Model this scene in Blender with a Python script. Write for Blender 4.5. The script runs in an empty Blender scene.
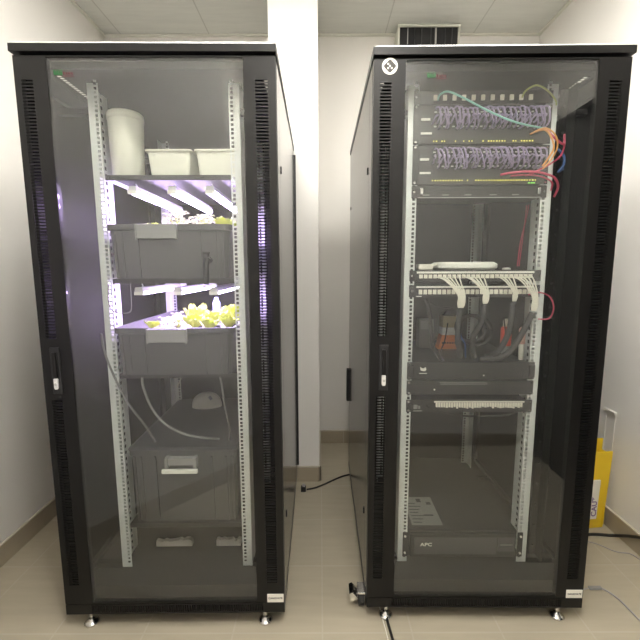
import bpy, bmesh, math, random
from mathutils import Vector, Matrix
random.seed(7)
C = bpy.context.scene.collection
PI = math.pi

# ------------------------------------------------------------------ materials
def pm(name, col, rough=.5, metal=0., var=0., scale=8., bump=0., bscale=60., emit=None, est=0., ior=1.5, coat=0.):
    m = bpy.data.materials.new(name); m.use_nodes = True
    nt = m.node_tree; b = nt.nodes['Principled BSDF']
    b.inputs['Base Color'].default_value = (*col, 1)
    b.inputs['Roughness'].default_value = rough
    b.inputs['Metallic'].default_value = metal
    b.inputs['IOR'].default_value = ior
    b.inputs['Coat Weight'].default_value = coat
    tc = nt.nodes.new('ShaderNodeTexCoord')
    n = nt.nodes.new('ShaderNodeTexNoise'); n.inputs['Scale'].default_value = scale
    nt.links.new(tc.outputs['Object'], n.inputs['Vector'])
    r = nt.nodes.new('ShaderNodeMix'); r.data_type = 'RGBA'
    v = max(var, .02)
    r.inputs[6].default_value = (*[max(0, c*(1-v)) for c in col], 1)
    r.inputs[7].default_value = (*[min(1, c*(1+v)) for c in col], 1)
    nt.links.new(n.outputs['Fac'], r.inputs[0]); nt.links.new(r.outputs[2], b.inputs['Base Color'])
    if bump:
        n2 = nt.nodes.new('ShaderNodeTexNoise'); n2.inputs['Scale'].default_value = bscale
        nt.links.new(tc.outputs['Object'], n2.inputs['Vector'])
        bp = nt.nodes.new('ShaderNodeBump'); bp.inputs['Strength'].default_value = bump; bp.inputs['Distance'].default_value = .002
        nt.links.new(n2.outputs['Fac'], bp.inputs['Height']); nt.links.new(bp.outputs['Normal'], b.inputs['Normal'])
    if emit:
        b.inputs['Emission Color'].default_value = (*emit, 1); b.inputs['Emission Strength'].default_value = est
    return m

M = {}
M['wall'] = pm('wall_paint', (.77, .75, .71), .65, var=.02, scale=2, bump=.15, bscale=250)
M['ceil_trim'] = pm('ceiling_grid_paint', (.70, .70, .62), .5)
M['black'] = pm('black_powder_coat', (.006, .0058, .0056), .36, var=.08, scale=30, bump=.05, bscale=900, ior=1.36)
M['black_in'] = pm('black_inner_metal', (.013, .013, .014), .42, ior=1.4)
M['side'] = pm('glossy_black_side_panel', (.020, .019, .018), .16, ior=1.75)
M['liner'] = pm('matt_inner_liner', (.012, .012, .0125), .6, ior=1.3)
M['dark'] = pm('matt_black_plastic', (.012, .012, .013), .45)
M['gear'] = pm('dark_equipment_metal', (.023, .023, .024), .45, var=.1)
M['rail'] = pm('galvanised_rail_metal', (.70, .73, .71), .42, metal=.15, var=.08, scale=40)
M['chrome'] = pm('chrome', (.72, .72, .70), .18, metal=1.)
M['white'] = pm('white_plastic', (.80, .80, .73), .4)
M['ivory'] = pm('ivory_plastic', (.80, .77, .67), .45)
M['cup'] = pm('cream_box_plastic', (.78, .78, .68), .45)
M['label'] = pm('white_label', (.82, .80, .74), .5)
M['ink'] = pm('label_ink', (.05, .045, .04), .6)
M['bin'] = pm('grey_bin_plastic', (.070, .070, .072), .42, var=.06)
M['clip'] = pm('light_grey_clip_plastic', (.25, .25, .245), .4)
M['purple'] = pm('purple_cable', (.34, .28, .44), .42, var=.2, scale=20)
M['whitec'] = pm('white_cable', (.78, .76, .66), .4)
M['sleeve'] = pm('black_braided_sleeve', (.028, .028, .028), .6, bump=.4, bscale=500)
M['teal'] = pm('teal_fibre_cable', (.30, .62, .56), .4)
M['red'] = pm('magenta_cable', (.55, .07, .13), .4)
M['orange'] = pm('orange_fibre_cable', (.75, .36, .10), .4)
M['yellowc'] = pm('yellow_green_cable', (.42, .45, .14), .4)
M['blue'] = pm('blue_cable', (.04, .10, .28), .4)
M['blackc'] = pm('black_cable', (.014, .013, .012), .4)
M['greyc'] = pm('grey_cable', (.36, .35, .36), .4)
M['hose'] = pm('grey_translucent_hose', (.17, .17, .165), .35)
M['sign'] = pm('yellow_plastic', (.80, .56, .02), .35, var=.05)
M['ledbar'] = pm('led_bar_housing', (.62, .62, .62), .4)
M['bottle'] = pm('pale_blue_plastic', (.35, .42, .62), .35)
M['redp'] = pm('red_plastic', (.60, .05, .025), .4)
M['tape'] = pm('orange_label_card', (.80, .25, .09), .5)
M['tan'] = pm('tan_label_card', (.52, .44, .27), .5)
M['greenink'] = pm('green_print', (.02, .13, .035), .5)
M['redink'] = pm('red_print', (.16, .03, .035), .5)
M['violetink'] = pm('violet_print', (.22, .14, .32), .5)
M['doorleaf'] = pm('dark_door_leaf', (.010, .0095, .009), .5)
M['rubber'] = pm('black_rubber', (.015, .015, .015), .6)
M['paper'] = pm('grey_white_paper', (.20, .20, .19), .6)
M['silver'] = pm('silver_lock_metal', (.78, .78, .76), .35, metal=.4)
M['foam'] = pm('white_foam', (.62, .60, .55), .8, bump=.5, bscale=80)
M['cap_strip'] = None
M['leaf'] = pm('lettuce_leaf', (.44, .56, .05), .45, var=.35, scale=14)
M['leaf2'] = pm('pale_herb_leaf', (.52, .58, .36), .5, var=.25, scale=14)
M['overlit_leaf'] = pm('overlit_herb_leaf', (.80, .80, .72), .5)  # small herb leaves, their overexposure under the grow lights painted in as white
M['led_y'] = pm('yellow_status_led', (.2, .2, .05), .4, emit=(.85, .75, .12), est=1.1)
M['led_g'] = pm('green_status_led', (.1, .3, .05), .4, emit=(.25, .8, .12), est=1.0)
M['tube'] = pm('grow_light_tube', (.8, .8, .8), .4, emit=(.66, .47, 1.0), est=46.)
M['panel'] = pm('ceiling_light_diffuser', (.9, .9, .9), .5, emit=(1., .965, .905), est=15.5)
M['grout'] = pm('grout', (.50, .46, .38), .8)

def tile_mat(name, base, groutc, pitch, ox, oy, rough, axis='xy', g=.0035):
    m = bpy.data.materials.new(name); m.use_nodes = True; nt = m.node_tree
    b = nt.nodes['Principled BSDF']; b.inputs['Roughness'].default_value = rough
    tc = nt.nodes.new('ShaderNodeTexCoord'); mp = nt.nodes.new('ShaderNodeMapping')
    mp.inputs['Location'].default_value = (ox, oy, 0)
    nt.links.new(tc.outputs['Object'], mp.inputs['Vector'])
    bk = nt.nodes.new('ShaderNodeTexBrick'); bk.offset = 0; bk.squash = 1
    bk.inputs['Scale'].default_value = 1; bk.inputs['Brick Width'].default_value = pitch; bk.inputs['Row Height'].default_value = pitch
    bk.inputs['Mortar Size'].default_value = g; bk.inputs['Mortar Smooth'].default_value = .2; bk.inputs['Bias'].default_value = 0
    bk.inputs['Color1'].default_value = (*base, 1); bk.inputs['Color2'].default_value = (*[c*.975 for c in base], 1)
    bk.inputs['Mortar'].default_value = (*groutc, 1)
    nt.links.new(mp.outputs['Vector'], bk.inputs['Vector'])
    n = nt.nodes.new('ShaderNodeTexNoise'); n.inputs['Scale'].default_value = 5; n.inputs['Detail'].default_value = 8
    mp2 = nt.nodes.new('ShaderNodeMapping'); mp2.inputs['Scale'].default_value = (1, 7, 1)
    nt.links.new(tc.outputs['Object'], mp2.inputs['Vector']); nt.links.new(mp2.outputs['Vector'], n.inputs['Vector'])
    r = nt.nodes.new('ShaderNodeMapRange'); r.inputs['To Min'].default_value = .88; r.inputs['To Max'].default_value = 1.10
    nt.links.new(n.outputs['Fac'], r.inputs['Value'])
    mx = nt.nodes.new('ShaderNodeVectorMath'); mx.operation = 'SCALE'
    nt.links.new(bk.outputs['Color'], mx.inputs[0]); nt.links.new(r.outputs['Result'], mx.inputs['Scale'])
    nt.links.new(mx.outputs['Vector'], b.inputs['Base Color'])
    return m
M['floor'] = tile_mat('beige_stone_floor_tile', (.41, .365, .275), (.435, .395, .31), .325, -.33, -1.2665, .33)
M['base_tile'] = pm('brown_stone_skirting_tile', (.36, .31, .23), .4, var=.12, scale=6)
M['ceil'] = tile_mat('mineral_ceiling_tile', (.66, .665, .62), (.50, .50, .46), .585, .73+.585, -2.843, .8, g=.004)

def perf_mat():
    m = pm('perforated_light_metal', (.62, .62, .60), .35); nt = m.node_tree; b = nt.nodes['Principled BSDF']
    tc = nt.nodes.new('ShaderNodeTexCoord'); sx = nt.nodes.new('ShaderNodeSeparateXYZ'); nt.links.new(tc.outputs['Object'], sx.inputs[0])
    a = nt.nodes.new('ShaderNodeMath'); a.operation = 'MULTIPLY'; a.inputs[1].default_value = 2*PI/.0085
    nt.links.new(sx.outputs['X'], a.inputs[0])
    s = nt.nodes.new('ShaderNodeMath'); s.operation = 'SINE'; nt.links.new(a.outputs[0], s.inputs[0])
    g = nt.nodes.new('ShaderNodeMath'); g.operation = 'GREATER_THAN'; g.inputs[1].default_value = -.1; nt.links.new(s.outputs[0], g.inputs[0])
    mx = nt.nodes.new('ShaderNodeMix'); mx.data_type = 'RGBA'
    mx.inputs[6].default_value = (.92, .92, .90, 1); mx.inputs[7].default_value = (.06, .06, .06, 1)
    nt.links.new(g.outputs[0], mx.inputs[0]); nt.links.new(mx.outputs[2], b.inputs['Base Color'])
    return m
M['perf'] = perf_mat()
M['strip'] = pm('light_edge_metal', (.50, .50, .48), .35)

def glass_mat():
    m = bpy.data.materials.new('tinted_door_glass'); m.use_nodes = True; nt = m.node_tree
    nt.nodes.remove(nt.nodes['Principled BSDF']); out = nt.nodes['Material Output']
    t = nt.nodes.new('ShaderNodeBsdfTransparent'); t.inputs['Color'].default_value = (.93, .94, .93, 1)
    d = nt.nodes.new('ShaderNodeBsdfDiffuse'); d.inputs['Color'].default_value = (.55, .56, .56, 1)
    tc = nt.nodes.new('ShaderNodeTexCoord'); n = nt.nodes.new('ShaderNodeTexNoise'); n.inputs['Scale'].default_value = 2.5
    nt.links.new(tc.outputs['Object'], n.inputs['Vector'])
    mr = nt.nodes.new('ShaderNodeMapRange'); mr.inputs['To Min'].default_value = .006; mr.inputs['To Max'].default_value = .015
    nt.links.new(n.outputs['Fac'], mr.inputs['Value'])
    m1 = nt.nodes.new('ShaderNodeMixShader'); nt.links.new(mr.outputs['Result'], m1.inputs[0])
    nt.links.new(t.outputs[0], m1.inputs[1]); nt.links.new(d.outputs[0], m1.inputs[2])
    g = nt.nodes.new('ShaderNodeBsdfGlossy'); g.inputs['Roughness'].default_value = .0; g.inputs['Color'].default_value = (1, 1, 1, 1)
    lw = nt.nodes.new('ShaderNodeLayerWeight'); lw.inputs['Blend'].default_value = .5
    pw = nt.nodes.new('ShaderNodeMath'); pw.operation = 'POWER'; pw.inputs[1].default_value = 5; nt.links.new(lw.outputs['Facing'], pw.inputs[0])
    fr = nt.nodes.new('ShaderNodeMath'); fr.operation = 'MULTIPLY_ADD'; fr.inputs[1].default_value = .955; fr.inputs[2].default_value = .045; nt.links.new(pw.outputs[0], fr.inputs[0])
    m2 = nt.nodes.new('ShaderNodeMixShader'); nt.links.new(fr.outputs[0], m2.inputs[0])
    nt.links.new(m1.outputs[0], m2.inputs[1]); nt.links.new(g.outputs[0], m2.inputs[2])
    nt.links.new(m2.outputs[0], out.inputs['Surface'])
    return m
M['glass'] = glass_mat()

# ------------------------------------------------------------------ mesh builder
class MB:
    def __init__(s): s.v = []; s.f = []; s.sm = []
    def add(s, vs, fs, smooth=False):
        o = len(s.v); s.v += [tuple(x) for x in vs]; s.f += [tuple(i+o for i in f) for f in fs]; s.sm += [smooth]*len(fs); return s
    def box(s, x0, x1, y0, y1, z0, z1):
        return s.add([(x0,y0,z0),(x1,y0,z0),(x1,y1,z0),(x0,y1,z0),(x0,y0,z1),(x1,y0,z1),(x1,y1,z1),(x0,y1,z1)],
                     [(3,2,1,0),(4,5,6,7),(0,1,5,4),(1,2,6,5),(2,3,7,6),(3,0,4,7)])
    def loft(s, rings, cap0=True, cap1=True, smooth=False, close=False):
        n = len(rings[0]); vs = [p for r in rings for p in r]; fs = []
        m = len(rings)
        for k in range(m if close else m-1):
            a = k*n; b = ((k+1) % m)*n
            for i in range(n): j = (i+1) % n; fs.append((a+i, a+j, b+j, b+i))
        if not close:
            if cap0: fs.append(tuple(range(n))[::-1])
            if cap1: fs.append(tuple(range((m-1)*n, m*n)))
        return s.add(vs, fs, smooth)
    def cyl(s, p0, p1, r0, r1=None, n=16, smooth=True):
        r1 = r0 if r1 is None else r1
        p0 = Vector(p0); p1 = Vector(p1); d = (p1-p0).normalized()
        a = d.orthogonal().normalized(); b = d.cross(a)
        ring = lambda p, r: [p+a*math.cos(2*PI*i/n)*r+b*math.sin(2*PI*i/n)*r for i in range(n)]
        s.loft([ring(p0, r0), ring(p1, r1)], False, False, smooth)
        s.add(ring(p0, r0), [tuple(range(n))[::-1]]); s.add(ring(p1, r1), [tuple(range(n))])
        return s
    def lathe(s, prof, n=24, c=(0,0,0)):
        rings = [[(c[0]+r*math.cos(2*PI*i/n), c[1]+r*math.sin(2*PI*i/n), c[2]+z) for i in range(n)] for r, z in prof]
        return s.loft(rings, True, True, True)
    def tube(s, pts, r, n=8, sub=6, taper=None):
        P = spline(pts, sub); rings = []; t0 = None; a = None
        for i, p in enumerate(P):
            t = (P[min(i+1, len(P)-1)]-P[max(i-1, 0)]).normalized()
            a = t.orthogonal().normalized() if a is None else (a-t*a.dot(t)).normalized()
            b = t.cross(a); rr = r if taper is None else r*taper(i/(len(P)-1))
            rings.append([p+a*math.cos(2*PI*k/n)*rr+b*math.sin(2*PI*k/n)*rr for k in range(n)])
        return s.loft(rings, True, True, True)
    def build(s, name, mat, parent=None, bevel=0):
        me = bpy.data.meshes.new(name); me.from_pydata(s.v, [], s.f); me.materials.append(mat)
        for p, q in zip(me.polygons, s.sm): p.use_smooth = q
        me.update()
        o = bpy.data.objects.new(name, me); C.objects.link(o)
        if parent: o.parent = parent
        if bevel:
            m = o.modifiers.new('bevel', 'BEVEL'); m.width = bevel; m.segments = 2; m.limit_method = 'ANGLE'
        return o

def spline(pts, sub):
    P = [Vector(p) for p in pts]
    if len(P) < 3: return P
    Q = [P[0]*2-P[1]]+P+[P[-1]*2-P[-2]]; out = []
    for i in range(1, len(Q)-2):
        for k in range(sub):
            t = k/sub; a, b, c, d = Q[i-1:i+3]
            out.append(.5*((2*b)+(c-a)*t+(2*a-5*b+4*c-d)*t*t+(3*b-a-3*c+d)*t**3))
    out.append(P[-1]); return out
def rr(w, d, r, z, n=4, cx=0, cy=0):
    o = []
    for k, (sx, sy) in enumerate(((1,1),(-1,1),(-1,-1),(1,-1))):
        for i in range(n+1):
            a = (k+i/n)*PI/2; o.append((cx+sx*(w/2-r)+r*math.cos(a), cy+sy*(d/2-r)+r*math.sin(a), z))
    return o
def text_obj(name, s, size, mat, parent, loc, rot=(PI/2,0,0), ext=.0003, sx=1.):
    cu = bpy.data.curves.new(name, 'FONT'); cu.body = s; cu.size = size; cu.extrude = ext; cu.align_x = 'CENTER'; cu.align_y = 'CENTER'; cu.offset = size*.02
    tmp = bpy.data.objects.new(name+'_tmp', cu); C.objects.link(tmp)
    bpy.context.view_layer.update()
    me = bpy.data.meshes.new_from_object(tmp.evaluated_get(bpy.context.evaluated_depsgraph_get()))
    C.objects.unlink(tmp); bpy.data.objects.remove(tmp)
    me.materials.clear(); me.materials.append(mat)
    o = bpy.data.objects.new(name, me); C.objects.link(o); o.parent = parent; o.location = loc; o.rotation_euler = rot; o.scale = (sx, 1, 1)
    return o
def tag(o, label, cat, group=None):
    o['label'] = label; o['category'] = cat
    if group: o['group'] = group
    return o
def struct(name, mb, mat, parent=None):
    o = mb.build(name, mat, parent)
    if not parent: o['kind'] = 'structure'
    return o
class Rack:
    def __init__(s, x, y, a, dep): s.x, s.y, s.a, s.dep = x, y, a, dep
    def w(s, u, v, z):
        c, q = math.cos(s.a), math.sin(s.a); return Vector((s.x+c*u-q*v, s.y+q*u+c*v, z))
RL = Rack(-.9338, 1.2881, .0102, 1.0)
RR = Rack(.1707, 1.3168, -.0092, 1.067)
def thing(name, label, cat, rack=None, loc=(0,0,0), group=None, rz=0):
    o = bpy.data.objects.new(name, None); C.objects.link(o); o.empty_display_size = .05
    o.location = rack.w(*loc) if rack else loc
    o.rotation_euler = (0, 0, (rack.a if rack else 0)+rz)
    return tag(o, label, cat, group)
def solo(mb, name, mat, label, cat, rack=None, loc=(0,0,0), group=None, rz=0, bevel=0, rx=0):
    o = mb.build(name, mat, None, bevel)
    o.location = rack.w(*loc) if rack else loc
    o.rotation_euler = (rx, 0, (rack.a if rack else 0)+rz)
    return tag(o, label, cat, group)

# ------------------------------------------------------------------ room
XL, XR, YB, YF, H = -1.4334, 1.473, 2.843, -.16, 2.8586
ang0 = (-1.4334, 1.22); ang1 = (-.52, .25)
struct('floor', MB().add([(XL-.1,YF-.1,0),(XR+.1,YF-.1,0),(XR+.1,YB+.1,0),(XL-.1,YB+.1,0),(XL-.1,YF-.1,-.1),(XR+.1,YF-.1,-.1),(XR+.1,YB+.1,-.1),(XL-.1,YB+.1,-.1)],
      [(0,1,2,3),(7,6,5,4),(4,5,1,0),(5,6,2,1),(6,7,3,2),(7,4,0,3)]), M['floor'])
struct('ceiling', MB().box(XL-.1, XR+.1, YF-.1, YB+.1, H, H+.1), M['ceil'])
struct('wall_left', MB().box(XL-.1, XL, 1.22, YB+.1, 0, H), M['wall'])
struct('wall_right', MB().box(XR, XR+.1, YF-.1, .0, 0, H).box(XR, XR+.1, 1.17, YB+.1, 0, H).box(XR, XR+.1, .0, 1.17, 2.22, H), M['wall'])
struct('wall_back', MB().box(XL, XR, YB, YB+.1, 0, H), M['wall'])
CX0, CX1, CY = -.275, -.0065, 2.300
struct('wall_pillar', MB().box(CX0, CX1, CY, YB, 0, H), M['wall'])
struct('wall_front', MB().box(-.62, XR, YF-.1, YF, 0, H), M['wall'])
struct('wall_front_side', MB().box(-.62, -.52, YF, .25, 0, H), M['wall'])
def prism(pts, z0, z1):
    return MB().loft([[(x, y, z0) for x, y in pts], [(x, y, z1) for x, y in pts]])
nx, ny = -.73, -.685
struct('wall_angled', prism([ang1, ang0, (ang0[0]-.1, ang0[1]-.0), (ang1[0]-.1, ang1[1])], 0, H), M['wall'])
# skirting tiles with a pale grout bead on top
def skirt(name, p0, p1, t=.011, h=.092):
    p0 = Vector((*p0, 0)); p1 = Vector((*p1, 0)); d = (p1-p0); L = d.length; d.normalize(); n = Vector((-d.y, d.x, 0))
    m = MB(); g = MB(); k = 0
    while k*.325 < L-.001:
        a = k*.325; b = min(L, a+.322); q = [p0+d*a, p0+d*b, p0+d*b+n*t, p0+d*a+n*t]
        m.loft([[(v.x, v.y, 0) for v in q], [(v.x, v.y, h) for v in q]]); k += 1
    q = [p0, p1, p1+n*t, p0+n*t]
    o = struct(name, m, M['base_tile'])
    g.loft([[(v.x, v.y, h) for v in q], [(v.x, v.y, h+.006) for v in q]])
    q2 = [p0, p1, p1+n*t*.8, p0+n*t*.8]
    g.loft([[(v.x, v.y, 0) for v in q2], [(v.x, v.y, h) for v in q2]])
    g.build('grout_bead', M['grout'], o)
    return o
skirt('baseboard_left', (XL, YB), (XL, 1.22))
skirt('baseboard_back', (XR, YB), (CX1, YB))
skirt('baseboard_pillar_side', (CX1, YB), (CX1, CY))
skirt('baseboard_pillar', (CX1, CY), (CX0, CY))
skirt('baseboard_right', (XR, 1.22), (XR, YB))
skirt('baseboard_angled', ang0, ang1)
skirt('baseboard_front', (-.52, YF), (XR, YF))
# ceiling edge trim
tr = MB().box(XL, XR, YB-.018, YB, H-.012, H-.0005); struct('trim_1', tr, M['ceil_trim'])
struct('trim_2', MB().box(XL, XL+.018, 1.22, YB-.018, H-.012, H-.0005), M['ceil_trim'])
struct('trim_3', MB().box(XR-.018, XR, 1.2, YB-.018, H-.012, H-.0005), M['ceil_trim'])
# dark door in the right wall
d = struct('door_1', MB().box(XR+.02, XR+.06, .02, 1.15, .006, 2.20), M['doorleaf'])
fr = MB().box(XR-.008, XR+.03, .0, .02, 0, 2.22).box(XR-.008, XR+.03, 1.15, 1.17, 0, 2.22).box(XR-.008, XR+.03, .02, 1.15, 2.20, 2.22)
fr.build('door_frame', M['doorleaf'], d)
MB().cyl((XR+.02, .10, 1.0), (XR-.03, .10, 1.0), .009).cyl((XR-.03, .10, 1.0), (XR-.03, .21, 1.0), .009).build('door_handle', M['chrome'], d)

# ceiling light panels
def light_panel(x, y, lab, mat, w=.575):
    t = thing('ceiling_light', lab, 'ceiling light', loc=(x, y, H-.012))
    h = w/2; e = .02
    MB().box(-h, h, -h, -h+e, 0, .0115).box(-h, h, h-e, h, 0, .0115).box(-h, -h+e, -h+e, h-e, 0, .0115).box(h-e, h, -h+e, h-e, 0, .0115).build('frame', M['white'], t)
    MB().box(-h+e, h-e, -h+e, h-e, .004, .010).build('diffuser', mat, t)
light_panel(-.4375, 1.38, 'square white ceiling light panel above the planter cabinet', M['panel'])
light_panel(.7325, 1.38, 'square white ceiling light panel above the network cabinet', M['panel'])
light_panel(.1475, .22, 'square white ceiling light panel near the wall facing the cabinet doors', pm('dimmer_ceiling_light_diffuser', (.9, .9, .9), .5, emit=(1., .965, .905), est=24.))

# ceiling vent box at the back
t = thing('ceiling_vent', 'black ceiling air vent with pale vertical vanes above the cabinet with network cables', 'air vent', loc=(.705, 2.745, H))
MB().box(-.185, .185, -.006, .09, -.115, -.004).build('duct_box', M['dark'], t)
f = MB().box(-.20, .20, -.018, -.006, -.014, -.0005).box(-.20, -.187, -.012, .09, -.115, -.014).box(.187, .20, -.012, .09, -.115, -.014)
f.build('frame', M['ceil_trim'], t)
vn = [(-.135, .005), (-.045, .004), (.015, .004), (.045, .010), (.105, .004), (-.09, .003), (.15, .003)]
for x, w in vn:
    MB().box(x-w/2, x+w/2, -.012, -.0065, -.113, -.018).build('vane', M['strip' if w in (.005, .010) else 'bin'], t)

# ------------------------------------------------------------------ cabinets
def slot_strip(mb, a0, a1, b0, b1, s0, s1, z_list, sh, y0, y1):
    """vertical plate from a0..a1 (u), b0..b1 (z) with horizontal slots s0..s1 at every z in z_list"""
    mb.box(a0, s0, y0, y1, b0, b1); mb.box(s1, a1, y0, y1, b0, b1)
    z = b0
    for q in z_list:
        if q > z: mb.box(s0, s1, y0, y1, z, q)
        z = q+sh
    if z < b1: mb.box(s0, s1, y0, y1, z, b1)
    return mb
HOLES = []
z = .145
while z < 1.935:
    HOLES += [z, z+.0159, z+.0318]; z += .04445
def mounting_rail(root, left, v0, face):
    # L-shaped galvanised rail with square holes
    mb = MB()
    if left: slot_strip(mb, .140, .1775, .128, 1.945, .1625, .1725, HOLES, .0095, v0, v0+.0022)
    else: slot_strip(mb, .6225, .660, .128, 1.945, .6275, .6375, HOLES, .0095, v0, v0+.0022)
    u = .140 if left else .6578
    vv = (v0+.0022, v0+.13) if face > 0 else (v0-.05, v0)
    z = .128
    if face > 0:
        # slotted side flange
        mb.box(u, u+.0022, vv[0], v0+.078, .128, 1.945); mb.box(u, u+.0022, v0+.094, vv[1], .128, 1.945)
        while z < 1.93:
            mb.box(u, u+.0022, v0+.078, v0+.094, z, min(z+.012, 1.945)); z += .0265
    else: mb.box(u, u+.0022, vv[0], vv[1], .128, 1.945)
    return mb.build('mounting_rail', M['rail'], root)

def cabinet(R, label, perf, caster):
    dep = R.dep; W = .8
    root = thing('server_cabinet', label, 'server cabinet', R, (0, 0, 0))
    # frame: corner columns and beams
    fm = MB()
    for u0, u1 in ((.004, .018), (.782, .796)):
        fm.box(u0, u1, .024, .095, .10, 1.964); fm.box(u0, u1, dep-.075, dep-.022, .10, 1.964)
        ub = .004 if u0 < .1 else .776
        fm.box(ub, ub+.02, .095, dep-.075, 1.905, 1.958); fm.box(ub, ub+.02, .095, dep-.075, .10, .14)
    fm.box(.018, .782, .030, .075, 1.935, 1.958); fm.box(.018, .782, dep-.06, dep-.03, 1.90, 1.958)
    fm.build('frame', M['black_in'], root, .0015)
    # base tray
    MB().box(.003, .797, .026, dep-.022, .096, .118).box(.003, .797, .024, .060, .118, .150).build('base_tray', M['gear'], root)
    # plinth with vertical slits
    pb = MB(); pb.box(0, .09, 0, .022, .057, .0955).box(.72, .8, 0, .022, .057, .0955).box(.09, .72, 0, .022, .057, .063).box(.09, .72, 0, .022, .091, .0955)
    x = .09
    while x < .72: pb.box(x, x+.0045, 0, .022, .063, .091); x += .0085
    pb.box(.0, .02, .022, dep, .057, .0955).box(.78, .8, .022, dep, .057, .0955).box(.02, .78, dep-.03, dep, .057, .0955).box(.09, .72, .030, .034, .058, .0955)
    pb.build('plinth', M['black'], root)
    # front door: slotted steel sides, thin top and bottom edge, glass pane
    dz0, dz1 = .099, 1.960
    zl = [.176+.0100*k for k in range(70)]; zu = [1.035+.0100*k for k in range(86)]
    sl = MB()
    slot_strip(sl, 0, .100, dz0, dz1, .021, .056, [q for q in zl if q < .872]+[q for q in zu if q > 1.075], .0056, 0, .0022)
    slot_strip(sl, .700, .80, dz0, dz1, .736, .775, [.176+.0100*k for k in range(172)], .0056, 0, .0022)
    for a, b in ((0, .004), (.096, .100), (.700, .704), (.796, .8)): sl.box(a, b, .0022, .022, dz0, dz1)
    sl.box(.100, .700, .0, .020, dz0, dz0+.006).box(.100, .700, .0, .020, dz1-.005, dz1)
    door = sl.build('front_door', M['black'], root)
    MB().box(.1001, .6999, .003, .007, dz0+.0062, dz1-.0052).build('glass_pane', M['glass'], door)
    # swing handle and lock
    hm = MB().loft([rr(.032, .006, .002, z_, cx=.047, cy=-.002) for z_ in (.895, 1.055)])
    hb = hm.build('handle', M['dark'], door, .002)
    MB().box(.0405, .0545, -.013, -.0055, .952, 1.040).build('lever', M['black'], hb, .003)
    lk = MB(); ring = []
    for zz, w in ((.913, .008), (.916, .0125), (.922, .014), (.948, .014), (.950, .013)):
        ring.append([(.047-w/2, -.012, zz), (.047+w/2, -.012, zz), (.047+w/2, -.0055, zz), (.047-w/2, -.0055, zz)])
    lk.loft(ring); lock = lk.build('lock_plate', M['silver'], hb, .0015)
    MB().cyl((.047, -.0125, .932), (.047, -.0155, .932), .0042).build('key_cylinder', M['strip'], hb)
    # maker's plate
    pl = MB().box(.737, .797, -.002, -.0001, .099, .132).build('name_plate', M['label'], door, .0008)
    text_obj('plate_lettering', 'CANOVATE', .0095, M['gear'], door, (.767, -.0024, .1155))
    # printed logo on the glass
    gm = MB(); zb = 1.905
    base = .168 if R is RR else .120
    for k, (a, hh) in enumerate(((0, .015), (.005, .010), (.010, .015), (.016, .010), (.022, .015))):
        gm.box(base+a, base+a+.0036, .0018, .0029, zb, zb+hh)
    gm.box(base, base+.0256, .0018, .0029, zb, zb+.003)
    gm.build('green_logo_print', M['greenink'], door)
    rm = MB()
    for k in range(4): rm.box(base+.030+.008*k, base+.0335+.008*k, .0018, .0029, zb+.001, zb+.007+.002*(k % 2 == 0))
    rm.box(base+.029, base+.061, .0018, .0029, zb-.004, zb-.0025)
    rm.build('red_logo_print', M['redink'], door)
    # roof with slotted vent strips along both sides
    rf = MB(); rz0, rz1 = 1.9645, 1.966
    rf.box(.0, .032, .03, dep, rz0, rz1).box(.058, .742, .03, dep, rz0, rz1).box(.768, .8, .03, dep, rz0, rz1)
    for a, b in ((.032, .058), (.742, .768)):
        rf.box(a, b, .03, .135, rz0, rz1); rf.box(a, b, .335, dep, rz0, rz1); y = .135
        while y < .334: rf.box(a, b, y, min(y+.0055, .335), rz0, rz1); y += .0155
    # raised cap: hollow lip so the slots stay open to the room above
    rf.box(-.003, .803, -.012, .03, rz1, 1.989).box(-.003, .012, .03, dep+.004, rz1, 1.989).box(.788, .803, .03, dep+.004, rz1, 1.989).box(.012, .788, dep-.02, dep+.004, rz1, 1.989)
    top = rf.build('top_cover', M['black'], root, .0015)
    def wedge(u0, u1):
        return MB().loft([[(u0, -.011, 1.9891), (u0, .020, 1.9891), (u0, .020, 1.9955), (u0, -.005, 1.9955)], [(u1, -.011, 1.9891), (u1, .020, 1.9891), (u1, .020, 1.9955), (u1, -.005, 1.9955)]])
    wedge(.004, perf[0]).build('top_edge', M['strip'], top); wedge(perf[1], .797).build('top_edge', M['strip'], top)
    wedge(perf[0], perf[1]).build('perforated_edge', M['perf'], top)
    # side panels with latches
    for u0, u1, o_, s in ((-.0005, .0015, -.0005, -1), (.7985, .8005, .8005, 1)):
        sp = MB().box(u0, u1, .10, dep-.012, .100, 1.958).box(u0, u1, .024, .097, .100, 1.958).build('side_panel', M['side'], root)
        ui = (.0018, .003) if s < 0 else (.797, .7982)
        MB().box(*ui, .10, dep-.024, .120, 1.955).build('inner_liner', M['liner'], sp)
        for v_, z_, w_, h_ in ((.135, 1.655, .011, .024), (.135, .36, .011, .024), (dep-.06, 1.655, .010, .016)):
            MB().loft([[(o_, v_-w_/2, z_-h_/2), (o_, v_+w_/2, z_-h_/2), (o_, v_+w_/2, z_+h_/2), (o_, v_-w_/2, z_+h_/2)],
                       [(o_+s*.003, v_-w_/2+.001, z_-h_/2+.001), (o_+s*.003, v_+w_/2-.001, z_-h_/2+.001), (o_+s*.003, v_+w_/2-.001, z_+h_/2-.001), (o_+s*.003, v_-w_/2+.001, z_+h_/2-.001)]]).build('panel_latch', M['dark'], sp)
    # rear door
    rd = MB().box(.0, .8, dep-.010, dep, .100, 1.955).build('rear_door', M['black_in'], root)
    s = -1 if R is RR else 1; u_ = -.001 if R is RR else .801
    if R is RR: MB().box(-.017, -.001, dep-.045, dep-.004, .50, .70).build('rear_handle', M['dark'], rd, .003)
    else: MB().box(.801, .811, dep-.016, dep-.002, .115, 1.94).build('rear_edge_strip', M['dark'], rd)
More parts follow.
